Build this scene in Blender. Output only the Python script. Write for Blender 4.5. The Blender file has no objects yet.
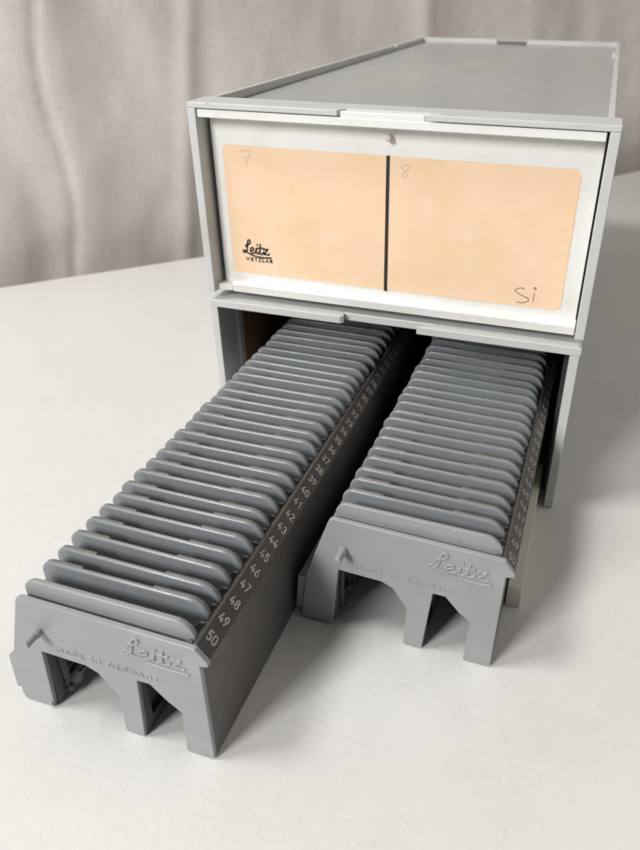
import bpy, bmesh, math, random
from mathutils import Vector, noise
random.seed(7)
S = 0.01                      # everything below is written in centimetres
C = bpy.context.scene.collection
sc = bpy.context.scene

# ------------------------------------------------------------------ materials
def mat(name, col, rough=0.5, var=0.03, vscale=60, bump=0.0, bscale=400, spec=0.5, rvar=0.08, coat=0.0, stretch=None):
    m = bpy.data.materials.new(name); m.use_nodes = True
    nt = m.node_tree; b = nt.nodes['Principled BSDF']
    tc = nt.nodes.new('ShaderNodeTexCoord')
    src = tc.outputs['Object']
    if stretch:
        mp = nt.nodes.new('ShaderNodeMapping'); mp.inputs['Scale'].default_value = stretch
        nt.links.new(src, mp.inputs['Vector']); src = mp.outputs['Vector']
    n = nt.nodes.new('ShaderNodeTexNoise'); n.inputs['Scale'].default_value = vscale; n.inputs['Detail'].default_value = 6
    nt.links.new(src, n.inputs['Vector'])
    mx = nt.nodes.new('ShaderNodeMix'); mx.data_type = 'RGBA'
    lo = [max(0, c*(1-var*2)) for c in col]; hi = [min(1, c*(1+var*2)) for c in col]
    mx.inputs[6].default_value = (*lo, 1); mx.inputs[7].default_value = (*hi, 1)
    nt.links.new(n.outputs['Fac'], mx.inputs[0]); nt.links.new(mx.outputs[2], b.inputs['Base Color'])
    mr = nt.nodes.new('ShaderNodeMapRange'); mr.inputs['From Min'].default_value = .3; mr.inputs['From Max'].default_value = .7
    mr.inputs['To Min'].default_value = rough-rvar; mr.inputs['To Max'].default_value = rough+rvar
    n2 = nt.nodes.new('ShaderNodeTexNoise'); n2.inputs['Scale'].default_value = vscale*3.1; n2.inputs['Detail'].default_value = 8
    nt.links.new(src, n2.inputs['Vector'])
    nt.links.new(n2.outputs['Fac'], mr.inputs['Value']); nt.links.new(mr.outputs['Result'], b.inputs['Roughness'])
    b.inputs['Specular IOR Level'].default_value = spec
    b.inputs['Coat Weight'].default_value = coat
    if bump:
        n3 = nt.nodes.new('ShaderNodeTexNoise'); n3.inputs['Scale'].default_value = bscale; n3.inputs['Detail'].default_value = 4
        nt.links.new(tc.outputs['Object'], n3.inputs['Vector'])
        bp = nt.nodes.new('ShaderNodeBump'); bp.inputs['Strength'].default_value = bump; bp.inputs['Distance'].default_value = 0.0005
        nt.links.new(n3.outputs['Fac'], bp.inputs['Height']); nt.links.new(bp.outputs['Normal'], b.inputs['Normal'])
    return m

def specks(m, col, scale, thr, amount=1.0):
    """small dirt specks with a shape of their own, mixed over the base colour"""
    nt = m.node_tree; b = nt.nodes['Principled BSDF']
    old = b.inputs['Base Color'].links[0].from_socket
    tc = nt.nodes.new('ShaderNodeTexCoord')
    n = nt.nodes.new('ShaderNodeTexNoise'); n.inputs['Scale'].default_value = scale; n.inputs['Detail'].default_value = 3
    nt.links.new(tc.outputs['Object'], n.inputs['Vector'])
    mr = nt.nodes.new('ShaderNodeMapRange'); mr.inputs['From Min'].default_value = thr; mr.inputs['From Max'].default_value = thr+.03
    mr.inputs['To Max'].default_value = amount
    nt.links.new(n.outputs['Fac'], mr.inputs['Value'])
    mx = nt.nodes.new('ShaderNodeMix'); mx.data_type = 'RGBA'
    nt.links.new(mr.outputs['Result'], mx.inputs[0]); nt.links.new(old, mx.inputs[6]); mx.inputs[7].default_value = (*col, 1)
    nt.links.new(mx.outputs[2], b.inputs['Base Color'])

def smudge(m, col, scale, lo, hi, amount, stretch=(1, 1, 1)):
    """broad irregular stains / rub marks over the base colour"""
    nt = m.node_tree; b = nt.nodes['Principled BSDF']
    old = b.inputs['Base Color'].links[0].from_socket
    tc = nt.nodes.new('ShaderNodeTexCoord'); mp = nt.nodes.new('ShaderNodeMapping'); mp.inputs['Scale'].default_value = stretch
    mp.inputs['Location'].default_value = (3.1, 1.7, 5.3)
    n = nt.nodes.new('ShaderNodeTexNoise'); n.inputs['Scale'].default_value = scale; n.inputs['Detail'].default_value = 9; n.inputs['Roughness'].default_value = .68
    nt.links.new(tc.outputs['Object'], mp.inputs['Vector']); nt.links.new(mp.outputs['Vector'], n.inputs['Vector'])
    mr = nt.nodes.new('ShaderNodeMapRange'); mr.interpolation_type = 'SMOOTHSTEP'
    mr.inputs['From Min'].default_value = lo; mr.inputs['From Max'].default_value = hi; mr.inputs['To Max'].default_value = amount
    nt.links.new(n.outputs['Fac'], mr.inputs['Value'])
    mx = nt.nodes.new('ShaderNodeMix'); mx.data_type = 'RGBA'
    nt.links.new(mr.outputs['Result'], mx.inputs[0]); nt.links.new(old, mx.inputs[6]); mx.inputs[7].default_value = (*col, 1)
    nt.links.new(mx.outputs[2], b.inputs['Base Color'])

M = {}
M['case']   = mat('light_grey_plastic', (.56, .565, .555), .42, .025, 25, .12, 900)
specks(M['case'], (.30, .28, .24), 160, .735, .7)
M['top']    = mat('grey_lid_plastic', (.37, .37, .36), .34, .05, 12, .15, 700)
specks(M['top'], (.13, .12, .10), 95, .745, .8)
smudge(M['case'], (.44, .43, .40), 28, .50, .72, .55)
smudge(M['top'], (.50, .40, .38), 17, .70, .80, .4, (1, .5, 1))
M['flap']   = mat('white_plastic', (.80, .795, .765), .35, .015, 20, .05, 700)
specks(M['flap'], (.52, .50, .44), 210, .76, .5)
smudge(M['top'], (.45, .44, .42), 22, .50, .75, .5, (1, .35, 1))
smudge(M['top'], (.24, .23, .21), 55, .60, .74, .5)
smudge(M['flap'], (.66, .62, .52), 30, .50, .74, .6)
M['card']   = mat('peach_card', (.90, .645, .445), .75, .03, 60, .15, 1500, spec=.2)
smudge(M['card'], (.80, .60, .34), 42, .47, .66, .55)
smudge(M['card'], (.92, .72, .55), 75, .54, .68, .5)
M['tray']   = mat('grey_tray_plastic', (.295, .298, .308), .36, .03, 50, .10, 1200)
specks(M['tray'], (.42, .42, .41), 260, .74, .5)
smudge(M['tray'], (.37, .36, .355), 45, .52, .70, .5)
smudge(M['tray'], (.50, .50, .49), 130, .66, .74, .55, (1, 1, .5))
M['slide']  = mat('grey_slide_plastic', (.215, .230, .242), .27, .03, 60, .02, 900)
smudge(M['slide'], (.30, .30, .29), 70, .54, .72, .5)
M['slide2'] = mat('dark_grey_slide_plastic', (.14, .142, .138), .30, .03, 60, .02, 900)
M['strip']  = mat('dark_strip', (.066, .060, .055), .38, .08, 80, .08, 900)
M['wall']   = mat('tray_plastic_shaded', (.105, .098, .093), .42, .10, 22, .08, 900)  # tray grey with the shade of its sides darkened into the colour
M['ink']    = mat('black_ink', (.02, .017, .014), .6, .02)
M['pencil'] = mat('pencil', (.38, .31, .25), .6, .2, 900)
M['numbers']= mat('number_paint', (.50, .45, .41), .5, .05, 200)
smudge(M['numbers'], (.16, .14, .12), 420, .52, .66, .8)
M['brown']  = mat('brown_hardboard', (.26, .15, .085), .7, .15, 60, .2, 600, spec=.2)
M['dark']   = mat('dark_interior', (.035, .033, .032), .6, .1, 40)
M['table']  = mat('table_laminate', (.665, .655, .635), .36, .02, 30, .22, 420)
specks(M['table'], (.50, .46, .40), 60, .77, .4)
smudge(M['table'], (.58, .565, .545), 26, .50, .72, .35)
smudge(M['table'], (.70, .69, .67), 330, .52, .64, .4)
smudge(M['table'], (.55, .54, .52), 260, .56, .68, .35, (1, .8, 1))
smudge(M['wall'], (.19, .18, .17), 60, .56, .72, .5)
M['rail']   = mat('ivory_plastic', (.82, .79, .70), .45, .03, 30, .08, 600)

# curtain cloth: woven threads plus soft mottling
def cloth():
    m = bpy.data.materials.new('curtain_cloth'); m.use_nodes = True
    nt = m.node_tree; b = nt.nodes['Principled BSDF']
    tc = nt.nodes.new('ShaderNodeTexCoord')
    n = nt.nodes.new('ShaderNodeTexNoise'); n.inputs['Scale'].default_value = 14; n.inputs['Detail'].default_value = 5
    nt.links.new(tc.outputs['UV'], n.inputs['Vector'])
    mx = nt.nodes.new('ShaderNodeMix'); mx.data_type = 'RGBA'
    mx.inputs[6].default_value = (.64, .59, .55, 1); mx.inputs[7].default_value = (.74, .69, .65, 1)
    nt.links.new(n.outputs['Fac'], mx.inputs[0])
    hs = []
    for d in ('X', 'Y'):
        mp = nt.nodes.new('ShaderNodeMapping'); mp.inputs['Scale'].default_value = (950, 70, 1) if d == 'X' else (70, 950, 1)
        nt.links.new(tc.outputs['UV'], mp.inputs['Vector'])
        t = nt.nodes.new('ShaderNodeTexNoise'); t.inputs['Scale'].default_value = 1; t.inputs['Detail'].default_value = 2
        nt.links.new(mp.outputs['Vector'], t.inputs['Vector']); hs.append(t.outputs['Fac'])
    ad = nt.nodes.new('ShaderNodeMath'); ad.operation = 'ADD'
    nt.links.new(hs[0], ad.inputs[0]); nt.links.new(hs[1], ad.inputs[1])
    mr = nt.nodes.new('ShaderNodeMapRange'); mr.inputs['From Min'].default_value = .7; mr.inputs['From Max'].default_value = 1.3
    mr.inputs['To Min'].default_value = .91; mr.inputs['To Max'].default_value = 1.08
    nt.links.new(ad.outputs[0], mr.inputs['Value'])
    mu = nt.nodes.new('ShaderNodeVectorMath'); mu.operation = 'SCALE'
    nt.links.new(mx.outputs[2], mu.inputs[0]); nt.links.new(mr.outputs['Result'], mu.inputs['Scale'])
    nt.links.new(mu.outputs['Vector'], b.inputs['Base Color'])
    bp = nt.nodes.new('ShaderNodeBump'); bp.inputs['Strength'].default_value = .3; bp.inputs['Distance'].default_value = .0005
    nt.links.new(ad.outputs[0], bp.inputs['Height']); nt.links.new(bp.outputs['Normal'], b.inputs['Normal'])
    b.inputs['Roughness'].default_value = .9; b.inputs['Specular IOR Level'].default_value = .15
    b.inputs['Sheen Weight'].default_value = .15
    return m
M['cloth'] = cloth()

# ------------------------------------------------------------------ helpers
def empty(name, loc, rz=0.0, ry=0.0, label=None, cat=None, group=None):
    o = bpy.data.objects.new(name, None); C.objects.link(o)
    o.empty_display_size = .01
    o.location = Vector(loc)*S; o.rotation_euler = (0, ry, rz)
    if label: o['label'] = label
    if cat: o['category'] = cat
    if group: o['group'] = group
    return o

def obj(name, bm, m, parent=None, bevel=0.0, seg=2, smooth=False, label=None):
    bmesh.ops.scale(bm, vec=(S, S, S), verts=bm.verts)
    bmesh.ops.recalc_face_normals(bm, faces=bm.faces)
    me = bpy.data.meshes.new(name); bm.to_mesh(me); bm.free()
    mats = m if isinstance(m, (list, tuple)) else [m]
    for k in mats: me.materials.append(k)
    if smooth or bevel:
        for p in me.polygons: p.use_smooth = True
    o = bpy.data.objects.new(name, me); C.objects.link(o)
    if parent: o.parent = parent
    if bevel:
        b = o.modifiers.new('bevel', 'BEVEL'); b.width = bevel*S; b.segments = seg; b.limit_method = 'ANGLE'
        b.angle_limit = math.radians(35); b.harden_normals = True
        b.use_clamp_overlap = True
    if label: o['label'] = label
    return o

def box(bm, x0, x1, y0, y1, z0, z1, mi=0):
    v = [bm.verts.new((x, y, z)) for z in (z0, z1) for y in (y0, y1) for x in (x0, x1)]
    for f in ((0, 1, 3, 2), (4, 6, 7, 5), (0, 4, 5, 1), (2, 3, 7, 6), (0, 2, 6, 4), (1, 5, 7, 3)):
        bm.faces.new([v[i] for i in f]).material_index = mi

def prism(bm, pts, a0, a1, plane='xz', mi=0):
    """extrude a closed outline; plane xz -> along y, xy -> along z, yz -> along x"""
    def P(u, v, w):
        return {'xz': (u, w, v), 'xy': (u, v, w), 'yz': (w, u, v)}[plane]
    A = [bm.verts.new(P(u, v, a0)) for u, v in pts]; B = [bm.verts.new(P(u, v, a1)) for u, v in pts]
    n = len(pts)
    fs = [bm.faces.new(A), bm.faces.new(B[::-1])]
    for i in range(n): fs.append(bm.faces.new((A[i], B[i], B[(i+1) % n], A[(i+1) % n])))
    for f in fs: f.material_index = mi

def cyl(bm, p0, p1, r0, r1=None, n=20):
    r1 = r0 if r1 is None else r1
    p0, p1 = Vector(p0), Vector(p1); d = (p1-p0).normalized()
    a = d.orthogonal().normalized(); b = d.cross(a)
    A = [bm.verts.new(p0+(a*math.cos(2*math.pi*i/n)+b*math.sin(2*math.pi*i/n))*r0) for i in range(n)]
    B = [bm.verts.new(p1+(a*math.cos(2*math.pi*i/n)+b*math.sin(2*math.pi*i/n))*r1) for i in range(n)]
    bm.faces.new(A); bm.faces.new(B[::-1])
    for i in range(n): bm.faces.new((A[i], A[(i+1) % n], B[(i+1) % n], B[i]))

def rrect(x0, x1, z0, z1, r, n=6):
    """rounded rectangle outline; r = (bl, br, tr, tl)"""
    if not isinstance(r, tuple): r = (r,)*4
    out = []
    for (cx, cz, a, rr) in ((x0+r[0], z0+r[0], 180, r[0]), (x1-r[1], z0+r[1], 270, r[1]), (x1-r[2], z1-r[2], 0, r[2]), (x0+r[3], z1-r[3], 90, r[3])):
        if rr < 1e-4: out.append((cx, cz)); continue
        for i in range(n+1):
            t = math.radians(a+90*i/n); out.append((cx+rr*math.cos(t), cz+rr*math.sin(t)))
    return out

# ------------------------------------------------------------------ lettering drawn as strokes
def arc(cx, cy, rx, ry, a0, a1, n=10):
    return [(cx+rx*math.cos(math.radians(a0+(a1-a0)*i/n)), cy+ry*math.sin(math.radians(a0+(a1-a0)*i/n))) for i in range(n+1)]
G = {   # glyph: (advance, strokes), height 1
 '0': (.5, [arc(.25, .75, .22, .25, 0, 180)+arc(.25, .25, .22, .25, 180, 360)+[(.47, .75)]]),
 '1': (.5, [[(.08, .76), (.3, 1), (.3, 0)]]),
 '2': (.5, [arc(.25, .76, .22, .24, 170, -20)+[(.04, .02), (.5, .02)]]),
 '3': (.5, [arc(.25, .77, .2, .23, 150, -90)+arc(.25, .27, .23, .27, 90, -150)]),
 '4': (.5, [[(.27, 1), (.03, .28), (.5, .28)], [(.36, .52), (.36, 0)]]),
 '5': (.5, [[(.45, 1), (.08, 1), (.06, .56)]+arc(.24, .32, .22, .31, 120, -145)]),
 '6': (.5, [[(.36, 1), (.1, .5)]+arc(.25, .28, .21, .28, 160, 520, 18)]),
 '7': (.5, [[(.03, 1), (.47, 1), (.17, 0)]]),
 '8': (.5, [arc(.25, .76, .19, .23, -90, 270, 16), arc(.25, .27, .22, .26, 90, 450, 16)]),
 '9': (.5, [[(.14, 0), (.4, .5)]+arc(.25, .72, .21, .28, -20, 340, 18)]),
 'M': (.8, [[(.06, 0), (.06, 1), (.37, .35), (.68, 1), (.68, 0)]]),
 'A': (.7, [[(0, 0), (.3, 1), (.6, 0)], [(.1, .33), (.5, .33)]]),
 'D': (.7, [[(.06, 0), (.06, 1), (.25, 1)]+arc(.27, .5, .3, .5, 80, -80)+[(.06, 0)]]),
 'E': (.6, [[(.5, 1), (.06, 1), (.06, 0), (.5, 0)], [(.06, .52), (.42, .52)]]),
 'I': (.25, [[(.1, 0), (.1, 1)]]),
 'N': (.72, [[(.06, 0), (.06, 1), (.58, 0), (.58, 1)]]),
 'G': (.75, [arc(.35, .5, .3, .5, 50, 330)+[(.62, .48), (.38, .48)]]),
 'R': (.65, [[(.06, 0), (.06, 1), (.3, 1)]+arc(.3, .75, .22, .25, 80, -90)+[(.06, .5)], [(.28, .5), (.54, 0)]]),
 'Y': (.65, [[(0, 1), (.28, .5), (.56, 1)], [(.28, .5), (.28, 0)]]),
 'W': (.95, [[(0, 1), (.2, 0), (.42, .9), (.64, 0), (.84, 1)]]),
 'T': (.65, [[(.02, 1), (.56, 1)], [(.29, 1), (.29, 0)]]),
 'Z': (.65, [[(.04, 1), (.54, 1), (.04, 0), (.56, 0)]]),
 'L': (.58, [[(.06, 1), (.06, 0), (.48, 0)]]),
 ' ': (.4, []),
}
def text_strokes(t, x, y, h, sx=1.0, track=.16, italic=0.0):
    out = []
    for ch in t:
        adv, ss = G[ch]
        for s in ss: out.append([(x+(u+italic*v)*h*sx, y+v*h) for u, v in s])
        x += (adv+track)*h*sx
    return out, x
def text_width(t, h, sx, track): return sum((G[c][0]+track)*h*sx for c in t)-track*h*sx
def smooth(pts, k=5):
    P = [pts[0]]+list(pts)+[pts[-1]]; out = []
    for i in range(1, len(P)-2):
        for j in range(k):
            t = j/k; r = []
            for c in (0, 1):
                a, b, c2, d = P[i-1][c], P[i][c], P[i+1][c], P[i+2][c]
                r.append(.5*((2*b)+(c2-a)*t+(2*a-5*b+4*c2-d)*t*t+(3*b-a-3*c2+d)*t**3))
            out.append(tuple(r))
    return out+[pts[-1]]
SCRIPT = [   # flowing script word with a swash under it; x-height .45
 [(.24, .50), (.30, .66), (.46, .70), (.62, .86), (.64, 1.02), (.52, 1.08), (.42, .92), (.38, .60), (.33, .28), (.20, .06), (.06, .02), (-.02, .10), (.06, .20), (.22, .15), (.40, .0), (.75, -.15), (1.2, -.24), (1.8, -.27), (2.35, -.22)],
 [(.62, .20), (.84, .26), (.90, .40), (.78, .48), (.65, .36), (.63, .16), (.74, .02), (.92, .04), (1.04, .18), (1.14, .44)],
 [(1.16, .46), (1.12, .14), (1.20, .01), (1.34, .12), (1.44, .34)],
 [(1.50, .82), (1.41, .14), (1.50, .0), (1.64, .08), (1.72, .2)],
 [(1.28, .48), (1.5, .50), (1.68, .52)],
 [(1.74, .40), (1.82, .48), (1.95, .43), (2.10, .46), (1.90, .22), (1.76, .02), (1.92, .06), (2.10, .0), (2.22, .10)],
]
DOT = [(1.22, .72), (1.26, .76)]
def script_strokes(x, y, h, sx=1.0):
    return [[(x+u*h*sx, y+v*h) for u, v in smooth(s)] for s in SCRIPT+[DOT]]

def ribbons(bm, strokes, w, mapf, lift=0.0, caps=True):
    """flat painted strokes; mapf(u, v, d) -> xyz with d = height off the surface"""
    for k, s in enumerate(strokes):
        s = [Vector((a, b)) for a, b in s]
        q = [s[0]]
        for p in s[1:]:
            if (p-q[-1]).length > 1e-5: q.append(p)
        s = q
        if len(s) < 2: continue
        d = lift+k*.0008
        L, R = [], []
        for i, p in enumerate(s):
            a = (s[i]-s[i-1]).normalized() if i else (s[1]-s[0]).normalized()
            b = (s[i+1]-s[i]).normalized() if i < len(s)-1 else a
            t = (a+b)
            t = t.normalized() if t.length > .2 else a
            n = Vector((-t.y, t.x)); f = min(1.6, 1/max(.5, n.dot(Vector((-a.y, a.x)))))
            e = t*0 if 0 < i < len(s)-1 or not caps else (t*(-w*.4) if i == 0 else t*(w*.4))
            ww = w*f*(.5 if (0 < i < len(s)-1 or not caps) else .42)
            L.append(bm.verts.new(mapf(*(p+n*ww+e), d))); R.append(bm.verts.new(mapf(*(p-n*ww+e), d)))
        for i in range(len(s)-1): bm.faces.new((L[i], L[i+1], R[i+1], R[i]))

def tubes(bm, strokes, r, mapf, n=8):
    """raised strokes: round beads half sunk in the surface"""
    for s in strokes:
        s = [Vector(mapf(a, b, 0)) for a, b in s]
        rings = []
        for i, p in enumerate(s):
            t = (s[min(i+1, len(s)-1)]-s[max(i-1, 0)]).normalized()
            up = Vector((0, -1, 0)); sd = t.cross(up).normalized()
            rr = r*(.6 if i in (0, len(s)-1) else 1)
            rings.append([bm.verts.new(p+(sd*math.cos(2*math.pi*k/n)+up*math.sin(2*math.pi*k/n))*rr) for k in range(n)])
        for A, B in zip(rings, rings[1:]):
            for k in range(n): bm.faces.new((A[k], A[(k+1) % n], B[(k+1) % n], B[k]))
        bm.faces.new(rings[0]); bm.faces.new(rings[-1][::-1])

# ------------------------------------------------------------------ setting: table and curtain
edge = [(-70, -26), (-45, -4.8), (-25.5, 13.4), (-14.7, 24.0), (15.9, 62.0), (20.6, 68.2), (45, 101), (75, 141)]
bm = bmesh.new()
prism(bm, edge+[(110, 100), (110, -80), (-70, -80)], -2.5, 0, 'xy')
o = obj('table', bm, M['table'], bevel=.25, seg=3); o['kind'] = 'structure'

A = Vector((-25.5, 13.6)); B = Vector((20.35, 69.0)); du = (B-A).normalized(); dn = Vector((-du.y, du.x))
O = A+dn*5.5
def g(u, c, w): return math.exp(-((u-c)/w)**2)
def fold(u, z):
    t = (z-2)/15.0
    def c(top, bot): return bot+(top-bot)*t
    h = 1.1*math.sin(u*.115+.6+.02*z)+.35*math.sin(u*.31+1.3-.05*z)
    h += .22*math.sin(u*.83+.13*z+2*noise.noise(Vector((u*.05, z*.05, 1))))
    h -= .55*g(u, c(7.3, 6.7)+.5*math.sin(z*.35), .32)          # stitched seam
    h += .28*g(u, c(8.6, 7.8), 1.1)
    h -= 1.0*g(u, c(3.9, 3.4)+1.2*math.sin(z*.28+1), 1.6)
    h += .8*g(u, c(18.8, 16.6), .8)                              # narrow bright pleat
    h -= .45*g(u, c(20.6, 18.5), 1.2)
    h -= .9*g(u, c(12.5, 20.5), 2.2)                             # slanting drag fold
    h += 1.4*g(u, c(42.4, 42.4), 1.4)
    h -= 1.2*g(u, c(47.0, 48), 3.2)
    h += 1.6*g(u, c(56.5, 56), 2.6)
    h -= 2.0*g(u, c(64, 66), 4.0)
    h += 1.6*g(u, c(74, 78), 3)
    h += .9*noise.noise(Vector((u*.07, z*.09, 3.1)))+.30*noise.noise(Vector((u*.28, z*.18, 7.7)))
    h += .20*noise.noise(Vector((u*.6+z*.25, z*.55-u*.1, 2.2)))+.07*noise.noise(Vector((u*1.7, z*1.9, 5.2)))
    h += .4*(1-abs(noise.noise(Vector((u*.10+z*.06, z*.14-u*.03, 9.4))))*2.2)
    h += .16*(1-abs(noise.noise(Vector((u*.22-z*.12, z*.2, 4.4))))*2.2)
    return h*.33
me = bpy.data.meshes.new('curtain')
nu, nz = 620, 110
U0, U1, Z0, Z1 = -60, 150, -28, 75
vs, fs, uv = [], [], []
for j in range(nz+1):
    z = Z0+(Z1-Z0)*j/nz
    for i in range(nu+1):
        u = U0+(U1-U0)*i/nu
        p = O+du*u-dn*fold(u, z)
        vs.append((p.x*S, p.y*S, z*S)); uv.append((u/100, z/100))
for j in range(nz):
    for i in range(nu):
        a = j*(nu+1)+i; fs.append((a, a+1, a+nu+2, a+nu+1))
me.from_pydata(vs, [], fs); me.update()
ul = me.uv_layers.new(name='UVMap')
for l in me.loops: ul.data[l.index].uv = uv[l.vertex_index]
for p in me.polygons: p.use_smooth = True
me.materials.append(M['cloth'])
cu = bpy.data.objects.new('curtain', me); C.objects.link(cu)
sd = cu.modifiers.new('thickness', 'SOLIDIFY'); sd.thickness = .0008; sd.offset = -1
cu['label'] = 'beige grey linen curtain hanging in soft folds behind the white table'; cu['category'] = 'curtain'

# ------------------------------------------------------------------ storage cases
W, H, D = 15.6, 15.6, 36.5
def notch_plan(zlo, zhi, bm, yb):
    prism(bm, [(0, 0), (5.98, 0), (6.2, .42), (9.75, .42), (9.22, 0), (W, 0), (W, yb), (0, yb)], zlo, zhi, 'xy')

up = empty('slide_storage_case', (0, 0, 7.72), label='closed light grey case on top, with white front flap and peach label', cat='storage case', group='two stacked slide storage cases')
z0 = 7.72
def upz(bm):    # cases are modelled in world height, their origin sits at their base
    bmesh.ops.translate(bm, vec=(0, 0, -z0), verts=bm.verts); return bm
bm = bmesh.new()
notch_plan(15.39, 15.6, bm, 1.55)
box(bm, 0, .34, 0, 1.55, 8.04, 15.39); box(bm, 15.26, W, 0, 1.55, 8.04, 15.39)
obj('front_frame', upz(bm), M['case'], up, bevel=.035)
bm = bmesh.new()
box(bm, .25, .5, 1.55, D, 7.74, 15.22); box(bm, 15.1, 15.35, 1.55, D, 7.74, 15.22)
box(bm, .5, 15.1, D-.25, D, 7.74, 15.22)
box(bm, .5, 15.1, 1.56, D-.25, 7.74, 7.98)
obj('shell', upz(bm), M['case'], up, bevel=.03)
bm = bmesh.new()
prism(bm, [(.25, 1.55), (15.35, 1.55), (15.35, D), (.25, D)], 15.222, 15.26, 'xy')
obj('top_panel', upz(bm), M['top'], up)
bm = bmesh.new()
for a, b in ((1.56, 27.7), (28.3, D)): box(bm, .25, .47, a, b, 15.262, 15.6)
box(bm, .25, .40, 27.7, 28.3, 15.262, 15.5)
obj('side_rim', upz(bm), M['case'], up, bevel=.03)
bm = bmesh.new()
for a, b in ((1.56, 24.0), (24.5, D)): box(bm, 15.13, 15.35, a, b, 15.262, 15.6)
box(bm, 15.23, 15.35, 24.0, 24.5, 15.262, 15.5); box(bm, 14.92, 15.13, 27.2, 28.2, 15.262, 15.56)
obj('side_rim', upz(bm), M['case'], up, bevel=.03)
bm = bmesh.new()
box(bm, .47, 6.3, D-.25, D, 15.262, 15.6); box(bm, 8.55, 15.13, D-.25, D, 15.262, 15.6)
box(bm, 6.3, 8.55, D-.16, D, 15.262, 15.55)
obj('rear_rim', upz(bm), M['case'], up, bevel=.03)
bm = bmesh.new(); box(bm, 6.35, 8.5, D-.30, D-.17, 15.262, 15.50)  # dark grey block in the rear rim notch, painting the shade of the recess
obj('rear_notch_shade', upz(bm), mat('notch_shade_grey', (.14, .138, .13), .5), up, bevel=.02)

# white flap
bm = bmesh.new()
box(bm, .50, 15.19, .74, .95, 8.3, 15.36)
prism(bm, [(.42, .04), (15.17, .04), (15.17, .739), (.36, .739), (.36, .12)], 15.07, 15.355, 'xy')
prism(bm, [(6.08, .06), (9.12, .06), (9.5, .40), (6.22, .40)], 15.3, 15.56, 'xy')
prism(bm, [(.739, 8.56), (.739, 8.02), (.40, 8.02), (.36, 8.36), (.42, 8.47)], 1.0, 15.22, 'yz')
prism(bm, [(.36, .739), (1.0, .739), (1.0, .38), (.56, .30), (.30, .22)], 8.06, 8.34, 'xy')
fl = obj('front_flap', upz(bm), M['flap'], up, bevel=.03, seg=3)
bm = bmesh.new(); cyl(bm, (7.75, .74, 14.66), (7.75, .50, 14.66), .125, .125); cyl(bm, (7.75, .50, 14.66), (7.75, .43, 14.66), .125, .085)
obj('knob', upz(bm), mat('pinkish_knob', (.62, .55, .52), .4), fl, bevel=.02)
def card(x0, x1, r):
    bm = bmesh.new(); prism(bm, rrect(x0, x1, 8.83, 14.02, r), .715, .7395, 'xz')
    return obj('label_card', upz(bm), M['card'], up)
cl = card(.94, 7.63, (.16, 0, 0, .22)); cr = card(7.77, 14.57, (0, .30, .30, 0))
bm = bmesh.new(); box(bm, 7.635, 7.765, .70, .739, 8.76, 14.02)  # black strip painting the dark of the slot between the two cards
obj('slot_shade_strip', upz(bm), M['ink'], up)
fm = lambda u, v, d: (u, .7145-d, v)
bm = bmesh.new(); ribbons(bm, script_strokes(1.49, 9.70, .52, 1.02), .076, fm, .001)
obj('printed_logo', upz(bm), M['ink'], cl)
bm = bmesh.new(); st, _ = text_strokes('WETZLAR', 1.60, 9.38, .125, 1.35, .38); ribbons(bm, st, .050, fm, .001)
obj('printed_word', upz(bm), M['ink'], cl)
bm = bmesh.new()
ribbons(bm, [smooth([(1.70, 13.80), (1.95, 13.84), (2.17, 13.82), (2.05, 13.6), (1.93, 13.27)]), [(1.80, 13.55), (2.17, 13.60)]], .019, fm, .001)
obj('handwritten_digit', upz(bm), M['pencil'], cl)
bm = bmesh.new()
ribbons(bm, [smooth([(8.52, 13.72), (8.36, 13.74), (8.22, 13.64), (8.36, 13.50), (8.45, 13.38), (8.36, 13.26), (8.25, 13.33), (8.32, 13.47), (8.50, 13.60), (8.54, 13.74)])], .018, fm, .001)
obj('handwritten_digit', upz(bm), M['pencil'], cr)
bm = bmesh.new()
ribbons(bm, [smooth([(13.16, 9.53), (13.0, 9.545), (12.83, 9.43), (12.98, 9.31), (13.25, 9.20), (13.38, 9.12), (13.26, 8.99), (13.08, 8.95), (12.93, 8.98)]),
             [(13.55, 9.40), (13.54, 9.07)], smooth([(13.50, 9.58), (13.56, 9.63), (13.60, 9.56), (13.53, 9.55)])], .027, fm, .001)
obj('handwritten_letters', upz(bm), M['ink'], cr)

lo = empty('slide_storage_case', (0, 0, 0), label='open light grey case at the bottom, with two slide trays pulled out', cat='storage case', group='two stacked slide storage cases')
bm = bmesh.new()
prism(bm, [(0, 0), (5.98, 0), (6.12, .14), (6.02, .42), (9.8, .42), (9.2, 0), (W, 0), (W, 1.55), (0, 1.55)], 7.37, 7.70, 'xy')
box(bm, .02, .36, .02, 1.55, .02, 7.369); box(bm, 15.2, 15.56, .02, 1.55, .02, 7.369)
obj('front_frame', bm, M['case'], lo, bevel=.035)
bm = bmesh.new()
box(bm, .25, .5, 1.55, D, .02, 7.66); box(bm, 15.1, 15.35, 1.55, D, .02, 7.66)
box(bm, .5, 15.1, D-.25, D, .02, 7.66); box(bm, .5, 15.1, 1.56, D-.25, 7.42, 7.66)
box(bm, .37, 15.19, .6, D-.25, .02, .08)
obj('shell', bm, M['case'], lo, bevel=.03)
bm = bmesh.new()
box(bm, .505, .56, 1.9, D-.26, .1, 7.40); box(bm, .56, 15.0, D-.34, D-.26, .1, 7.40)
obj('inner_liner', bm, M['brown'], lo)
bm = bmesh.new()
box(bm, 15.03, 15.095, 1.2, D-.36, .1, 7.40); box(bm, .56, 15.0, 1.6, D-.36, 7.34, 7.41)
obj('dark_inner_sheets', bm, M['dark'], lo)  # near-black sheets along the right inner wall and under the top

bm = bmesh.new()
box(bm, 14.38, 14.90, -6.08, 1.8, 0.0, .98)
o = obj('rail', bm, M['rail'], bevel=.03)
o['label'] = 'ivory square plastic rail lying on the table under the right tray'; o['category'] = 'rail'

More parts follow.
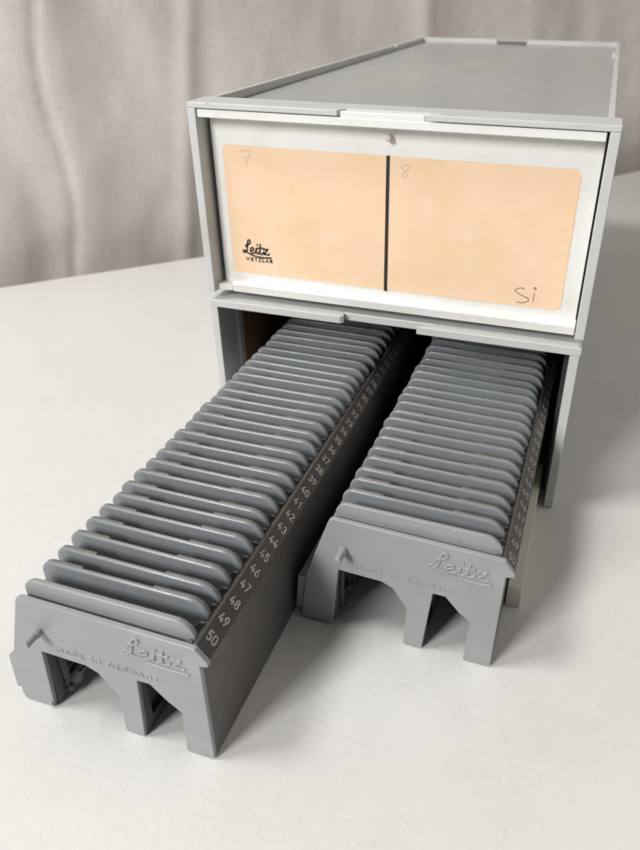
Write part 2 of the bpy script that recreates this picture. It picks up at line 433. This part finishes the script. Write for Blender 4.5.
# ------------------------------------------------------------------ slide trays
PITCH = .658
N_FIRST = 50
PLATE = [(.0, 4.60), (.05, 4.73), (.20, 4.81), (5.66, 4.73), (6.0, 4.28), (5.99, 4.14), (5.74, 4.09), (5.70, .05), (5.64, 0), (4.78, 0),
         (4.86, 1.80), (4.46, 2.12), (3.98, 2.66), (3.58, 2.66), (3.36, 0), (2.70, 0), (2.76, 1.66), (2.24, 2.45), (1.86, 2.62), (.36, 2.66),
         (.14, .14), (.08, 0), (-.98, .02), (-1.02, .32), (-.80, 2.15)]
def rib(bm, x0, x1, y0, y1, teeth):
    """bottom rib with windows between posts, toothed underneath"""
    n = int((y1-y0)/(PITCH*2))
    step = (y1-y0)/n
    box(bm, x0, x1, y0, y1, 2.15, 2.62)
    for i in range(n):
        a = y0+i*step
        box(bm, x0, x1, a, a+.34, .02 if not teeth else .10, 2.149)
        if teeth:
            prism(bm, [(a+.341, .55), (a+.341, .22), (a+.52, .12), (a+.72, .45), (a+.95, .45), (a+1.05, .2), (a+step-.001, .2), (a+step-.001, .62)], x0, x1, 'yz')
        else:
            box(bm, x0, x1, a+.341, a+step-.001, .02, .42)

def make_tray(loc, rz, ry, label, worn, ny):
    t = empty('slide_tray', loc, rz, ry, label, 'slide tray', 'grey slide trays pulled out of the lower case')
    L = 50*PITCH+.9
    bm = bmesh.new(); prism(bm, PLATE, 0, .17, 'xz')
    ep = obj('end_plate', bm, M['tray'], t, bevel=.035, seg=3)
    bm = bmesh.new(); box(bm, -1.00, -.34, -.018, .03, .28, .33)
    prism(bm, [(-.04, .26), (.10, .28), (.13, .10), (.06, .05), (-.04, .05)], -.04, .03, 'xz')
    obj('clip_step', bm, M['tray'], ep, bevel=.012)
    fmap = lambda u, v, d: (u, -.002-d, v)
    bm = bmesh.new(); tubes(bm, script_strokes(3.38, 3.78, .66, 1.30), .045, fmap)
    obj('raised_logo', bm, M['tray'], ep, smooth=True)
    bm = bmesh.new(); st, _ = text_strokes('MADE IN GERMANY', 1.02, 2.93, .21, 1.22, .26)
    tubes(bm, st, .023 if not worn else .015, fmap, 6)
    obj('raised_lettering', bm, M['tray'], ep, smooth=True)
    bm = bmesh.new(); cyl(bm, (.54, 0.02, 3.62), (.54, -.20, 3.62), .15); obj('pin_collar', bm, M['tray'], ep, bevel=.02)
    bm = bmesh.new(); cyl(bm, (.54, -.19, 3.62), (.54, -.58, 3.62), .125, .118); obj('pin', bm, M['tray'], ep, bevel=.03)
    bm = bmesh.new(); box(bm, 5.52, 5.70, .172, L, .02, 4.10)
    prism(bm, [(5.52, 4.101), (5.70, 4.101), (5.74, 4.36), (5.52, 4.60)], .172, L, 'xz')
    obj('side_wall', bm, M['wall'], t, bevel=.02)
    bm = bmesh.new(); prism(bm, [(5.54, 4.74), (5.64, 4.74), (5.98, 4.28), (5.96, 4.18), (5.78, 4.28), (5.54, 4.60)], .174, L, 'xz')
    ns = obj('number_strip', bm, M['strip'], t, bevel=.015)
    # painted slot numbers lie on the sloping face of the strip
    e = Vector((5.98-5.64, 0, 4.28-4.74)); ln = e.length; e = e/ln; nn = Vector((-e.z, 0, e.x))
    nmap = lambda u, v, d: (5.64+e.x*u+nn.x*(.003+d), v, 4.74+e.z*u+nn.z*(.003+d))
    bm = bmesh.new()
    for k in range(50):
        s = str(50-k); h = .275; w = text_width(s, h, 1.05, .2)
        st, _ = text_strokes(s, ln*.50-w/2, ny+.01+PITCH*k, h, 1.05, .2)
        ribbons(bm, st, .044, nmap)
    obj('slot_numbers', bm, M['numbers'], ns)
    for side in (0, 1):
        bm = bmesh.new()
        if side: box(bm, 5.44, 5.515, .20, L, 2.80, 4.60)
        else: box(bm, .02, .08, .20, L, 2.80, 4.10)
        for k in range(51):
            y = .20+PITCH*k
            if side:
                prism(bm, [(5.12, 2.80), (5.439, 2.80), (5.515, 4.60), (5.50, 4.76), (5.36, 4.76), (5.12, 4.5)], y-.035, y+.035, 'xz')
            else: box(bm, .081, .35, y-.035, y+.035, 2.80, 4.1)
        obj('slot_comb', bm, M['wall'], t)
    bm = bmesh.new(); prism(bm, rrect(.17, 5.53, 2.785, 5.25, (.1, .1, .58, .40), 8), .30, .42, 'xz')
    prism(bm, rrect(.20, 5.50, 2.785, 5.21, (.1, .1, .54, .36), 8), .421, .50, 'xz')
    obj('inner_stop', bm, M['tray'], t, bevel=.035, seg=3)
    bm = bmesh.new(); box(bm, .1, 5.515, .175, L, 2.64, 2.78)
    obj('tray_floor', bm, M['wall'], t)
    bm = bmesh.new()
    prism(bm, [(.0, 2.80), (.0, 4.30), (-.06, 4.30), (-.78, 2.1), (-.72, 2.1), (-.03, 2.70)], .175, L, 'xz')
    prism(bm, [(-1.27, .36), (-1.15, 1.84), (-.74, 1.92), (-.95, .33)], .08, L, 'xz')
    obj('gear_rail', bm, M['tray'], t, bevel=.03)
    bm = bmesh.new(); rib(bm, .02, .22, .175, L-.5, True)
    for i in range(24):
        yy = .62+i*PITCH*2
        cyl(bm, (.221, yy, .30), (.42, yy, .30), .13, n=14); cyl(bm, (.221, yy+PITCH, .62), (.36, yy+PITCH, .62), .13, n=14)
        box(bm, .221, .34, yy-.1, yy+.1, .44, 2.10)
    box(bm, -.06, .019, .175, L-.5, .62, 2.60)
    obj('toothed_rib', bm, M['wall'], t, bevel=.02)
    bm = bmesh.new(); rib(bm, 3.20, 3.40, .175, L-.5, False); box(bm, 3.12, 3.199, .175, L-.5, .04, 2.60)
    obj('middle_rib', bm, M['wall'], t, bevel=.02)
    bm = bmesh.new(); prism(bm, [(.0, 4.2), (.2, 4.7), (5.5, 4.7), (5.5, .02), (4.8, .02), (4.8, 2.6), (.0, 2.6)], L, L+.17, 'xz')
    obj('rear_plate', bm, M['tray'], t, bevel=.03)
    return t
TL = make_tray((1.44, -14.64, .03), -.006, 0.0, 'left slide tray, pulled out farthest, numbers to 50 on its dark edge', False, .50)
TR = make_tray((8.58, -8.92, .10), -.013, .013, 'right slide tray, pulled out less, its front overlapped by an ivory rail behind', True, .30)
TL['label'] = 'left grey slide tray, pulled farthest out of the lower case'
TR['label'] = 'right grey slide tray, pulled less far out, with an ivory rail beside its front'

# ------------------------------------------------------------------ slides
SW, SH = 5.36, 2.47
def outline(x0, x1, z0_, z1, rl, rr, mid):
    o = rrect(x0, x1, z0_, z1, (.1, .1, rr, rl), 8)
    if not mid: return o
    # insert the lowered middle stretch between the end of the right corner and the start of the left one
    idx = [i for i in range(len(o)-1) if o[i][1] > z1-.001 and o[i+1][1] > z1-.001][0]
    a, b, d = mid
    return o[:idx+1]+[(b+.03, z1), (b, z1-d), (a+.03, z1-d), (a+.02, z1-d-.06), (a-.04, z1-d-.06), (a-.06, z1)]+o[idx+1:]
def make_slide(parent):
    s = empty('slide', (0, 0, 0))
    # softly domed front: outlines shrink towards the viewer so the lip rounds over
    prof = [(.0, .105), (.0, .060), (.008, .034), (.024, .016), (.05, .006), (.10, .001), (.20, .0)]
    bm = bmesh.new(); rings = []
    for d, y in prof:
        rr = tuple(max(.03, q-d) for q in (.1, .1, .60, .40))
        rings.append([bm.verts.new((u, y, v)) for u, v in rrect(d, SW-d, d, SH-d, rr, 8)])
    for A, B in zip(rings, rings[1:]):
        for i in range(len(A)): bm.faces.new((A[i], A[(i+1) % len(A)], B[(i+1) % len(A)], B[i]))
    bm.faces.new(rings[0]); bm.faces.new(rings[-1])
    f = obj('front_half_frame', bm, M['slide'], s, smooth=True)
    es = f.modifiers.new('edges', 'EDGE_SPLIT'); es.split_angle = math.radians(50)
    bm = bmesh.new(); prism(bm, outline(0.01, SW-.01, 0.01, SH-.005, .40, .58, (1.42, 3.62, .085)), .106, .215, 'xz')
    obj('back_half_frame', bm, M['slide2'], s, bevel=.03, seg=3)
    return s
def copy_slide(src):
    c = src.copy(); C.objects.link(c)
    for ch in src.children:
        d = ch.copy(); C.objects.link(d); d.parent = c
    return c
proto = make_slide(None)
first = True
for (tray, side, cnt) in ((TL, 'left', 31), (TR, 'right', 24)):
    rz, ry = tray.rotation_euler.z, tray.rotation_euler.y
    for k in range(cnt):
        s = proto if first else copy_slide(proto); first = False
        n = 50-k
        jx = random.uniform(-.05, .05); jz = random.uniform(-.02, .03); jr = random.uniform(-.010, .010); jp = random.uniform(-.03, .03)
        lx, ly, lz = .17+jx, .34+PITCH*(k+1), 2.785+max(0, jz)
        # tray pose: tilt about y, then turn about z
        X = lx*math.cos(ry)+lz*math.sin(ry); Z = -lx*math.sin(ry)+lz*math.cos(ry)
        s.location = tray.location+Vector((X*math.cos(rz)-ly*math.sin(rz), X*math.sin(rz)+ly*math.cos(rz), Z))*S
        s.rotation_euler = (jp*.6, ry, rz+jr)
        s['label'] = ('frontmost grey slide, ' if k == 0 else 'grey slide ')+'standing beside the printed number %d in the %s tray' % (n, side)
        s['category'] = 'slide'; s['group'] = 'grey slides standing in the %s tray' % side

# fine dust and crumbs lying on the table top: too many to count
bm = bmesh.new()
for k in range(420):
    x, y = random.uniform(-22, 24), random.uniform(-20, 40)
    if -.4 < x < 16 and y > -.4: continue
    q = random.uniform(.006, .020)*(1 if random.random() < .95 else 1.6)
    a = random.uniform(0, 6.28); c_ = [Vector((x+q*math.cos(a+t)*random.uniform(.6, 1.3), y+q*math.sin(a+t)*random.uniform(.6, 1.3), .001)) for t in (0, 1.6, 3.1, 4.7)]
    vv = [bm.verts.new(p) for p in c_]; tp = bm.verts.new((x, y, .001+q*.5))
    for i in range(4): bm.faces.new((vv[i], vv[(i+1) % 4], tp))
o = obj('dust', bm, mat('dust', (.40, .36, .31), .9)); o['kind'] = 'stuff'; o['label'] = 'fine dust specks lying on the white table top'

# ------------------------------------------------------------------ light
w = bpy.data.worlds.new('World'); sc.world = w; w.use_nodes = True
bg = w.node_tree.nodes['Background']; nt = w.node_tree
tc = nt.nodes.new('ShaderNodeTexCoord'); sp = nt.nodes.new('ShaderNodeSeparateXYZ'); nt.links.new(tc.outputs['Generated'], sp.inputs[0])
rp = nt.nodes.new('ShaderNodeValToRGB'); mr = nt.nodes.new('ShaderNodeMapRange'); mr.inputs['From Min'].default_value = -1
nt.links.new(sp.outputs['Z'], mr.inputs['Value']); nt.links.new(mr.outputs['Result'], rp.inputs[0])
rp.color_ramp.elements[0].position = .45; rp.color_ramp.elements[0].color = (.10, .09, .08, 1)
rp.color_ramp.elements[1].position = .95; rp.color_ramp.elements[1].color = (1, .96, .93, 1)      # pale ceiling above a dim room
nt.links.new(rp.outputs[0], bg.inputs[0]); bg.inputs[1].default_value = .19
def area(name, d, dist, size, power, col, tgt=(6, 2, 6)):
    l = bpy.data.lights.new(name, 'AREA'); l.shape = 'RECTANGLE'; l.size = size[0]; l.size_y = size[1]; l.energy = power; l.color = col
    o = bpy.data.objects.new(name, l); C.objects.link(o)
    d = Vector(d).normalized(); t = Vector(tgt)*S
    o.location = t+d*dist; o.rotation_euler = d.to_track_quat('Z', 'Y').to_euler()
    return o
area('window_light', (-.42, -.25, .88), 1.9, (.44, .44), 18.5, (1, .99, .975))
area('room_light', (-.37, -.84, .52), 1.7, (.42, .55), 23.5, (1, .995, .985))
area('bounce_light', (.72, .12, .70), 1.6, (1.2, 1.2), 5.0, (1, .95, .90))

# ------------------------------------------------------------------ camera
cd = bpy.data.cameras.new('camera'); cam = bpy.data.objects.new('camera', cd); C.objects.link(cam)
cam.location = Vector((14.903, -25.02, 19.547))*S
cam.rotation_euler = (1.02721, -.00385, .30700)
cd.sensor_fit = 'HORIZONTAL'; cd.sensor_width = 36; cd.lens = 703.574*36/640
cd.shift_x = -43.88/640; cd.shift_y = -20.868/640
cd.clip_start = .005; cd.clip_end = 50
cd.dof.use_dof = True; cd.dof.focus_distance = .235; cd.dof.aperture_fstop = 24
sc.camera = cam
sc.view_settings.view_transform = 'Standard'; sc.view_settings.look = 'None'
sc.view_settings.exposure = 0; sc.view_settings.gamma = 1
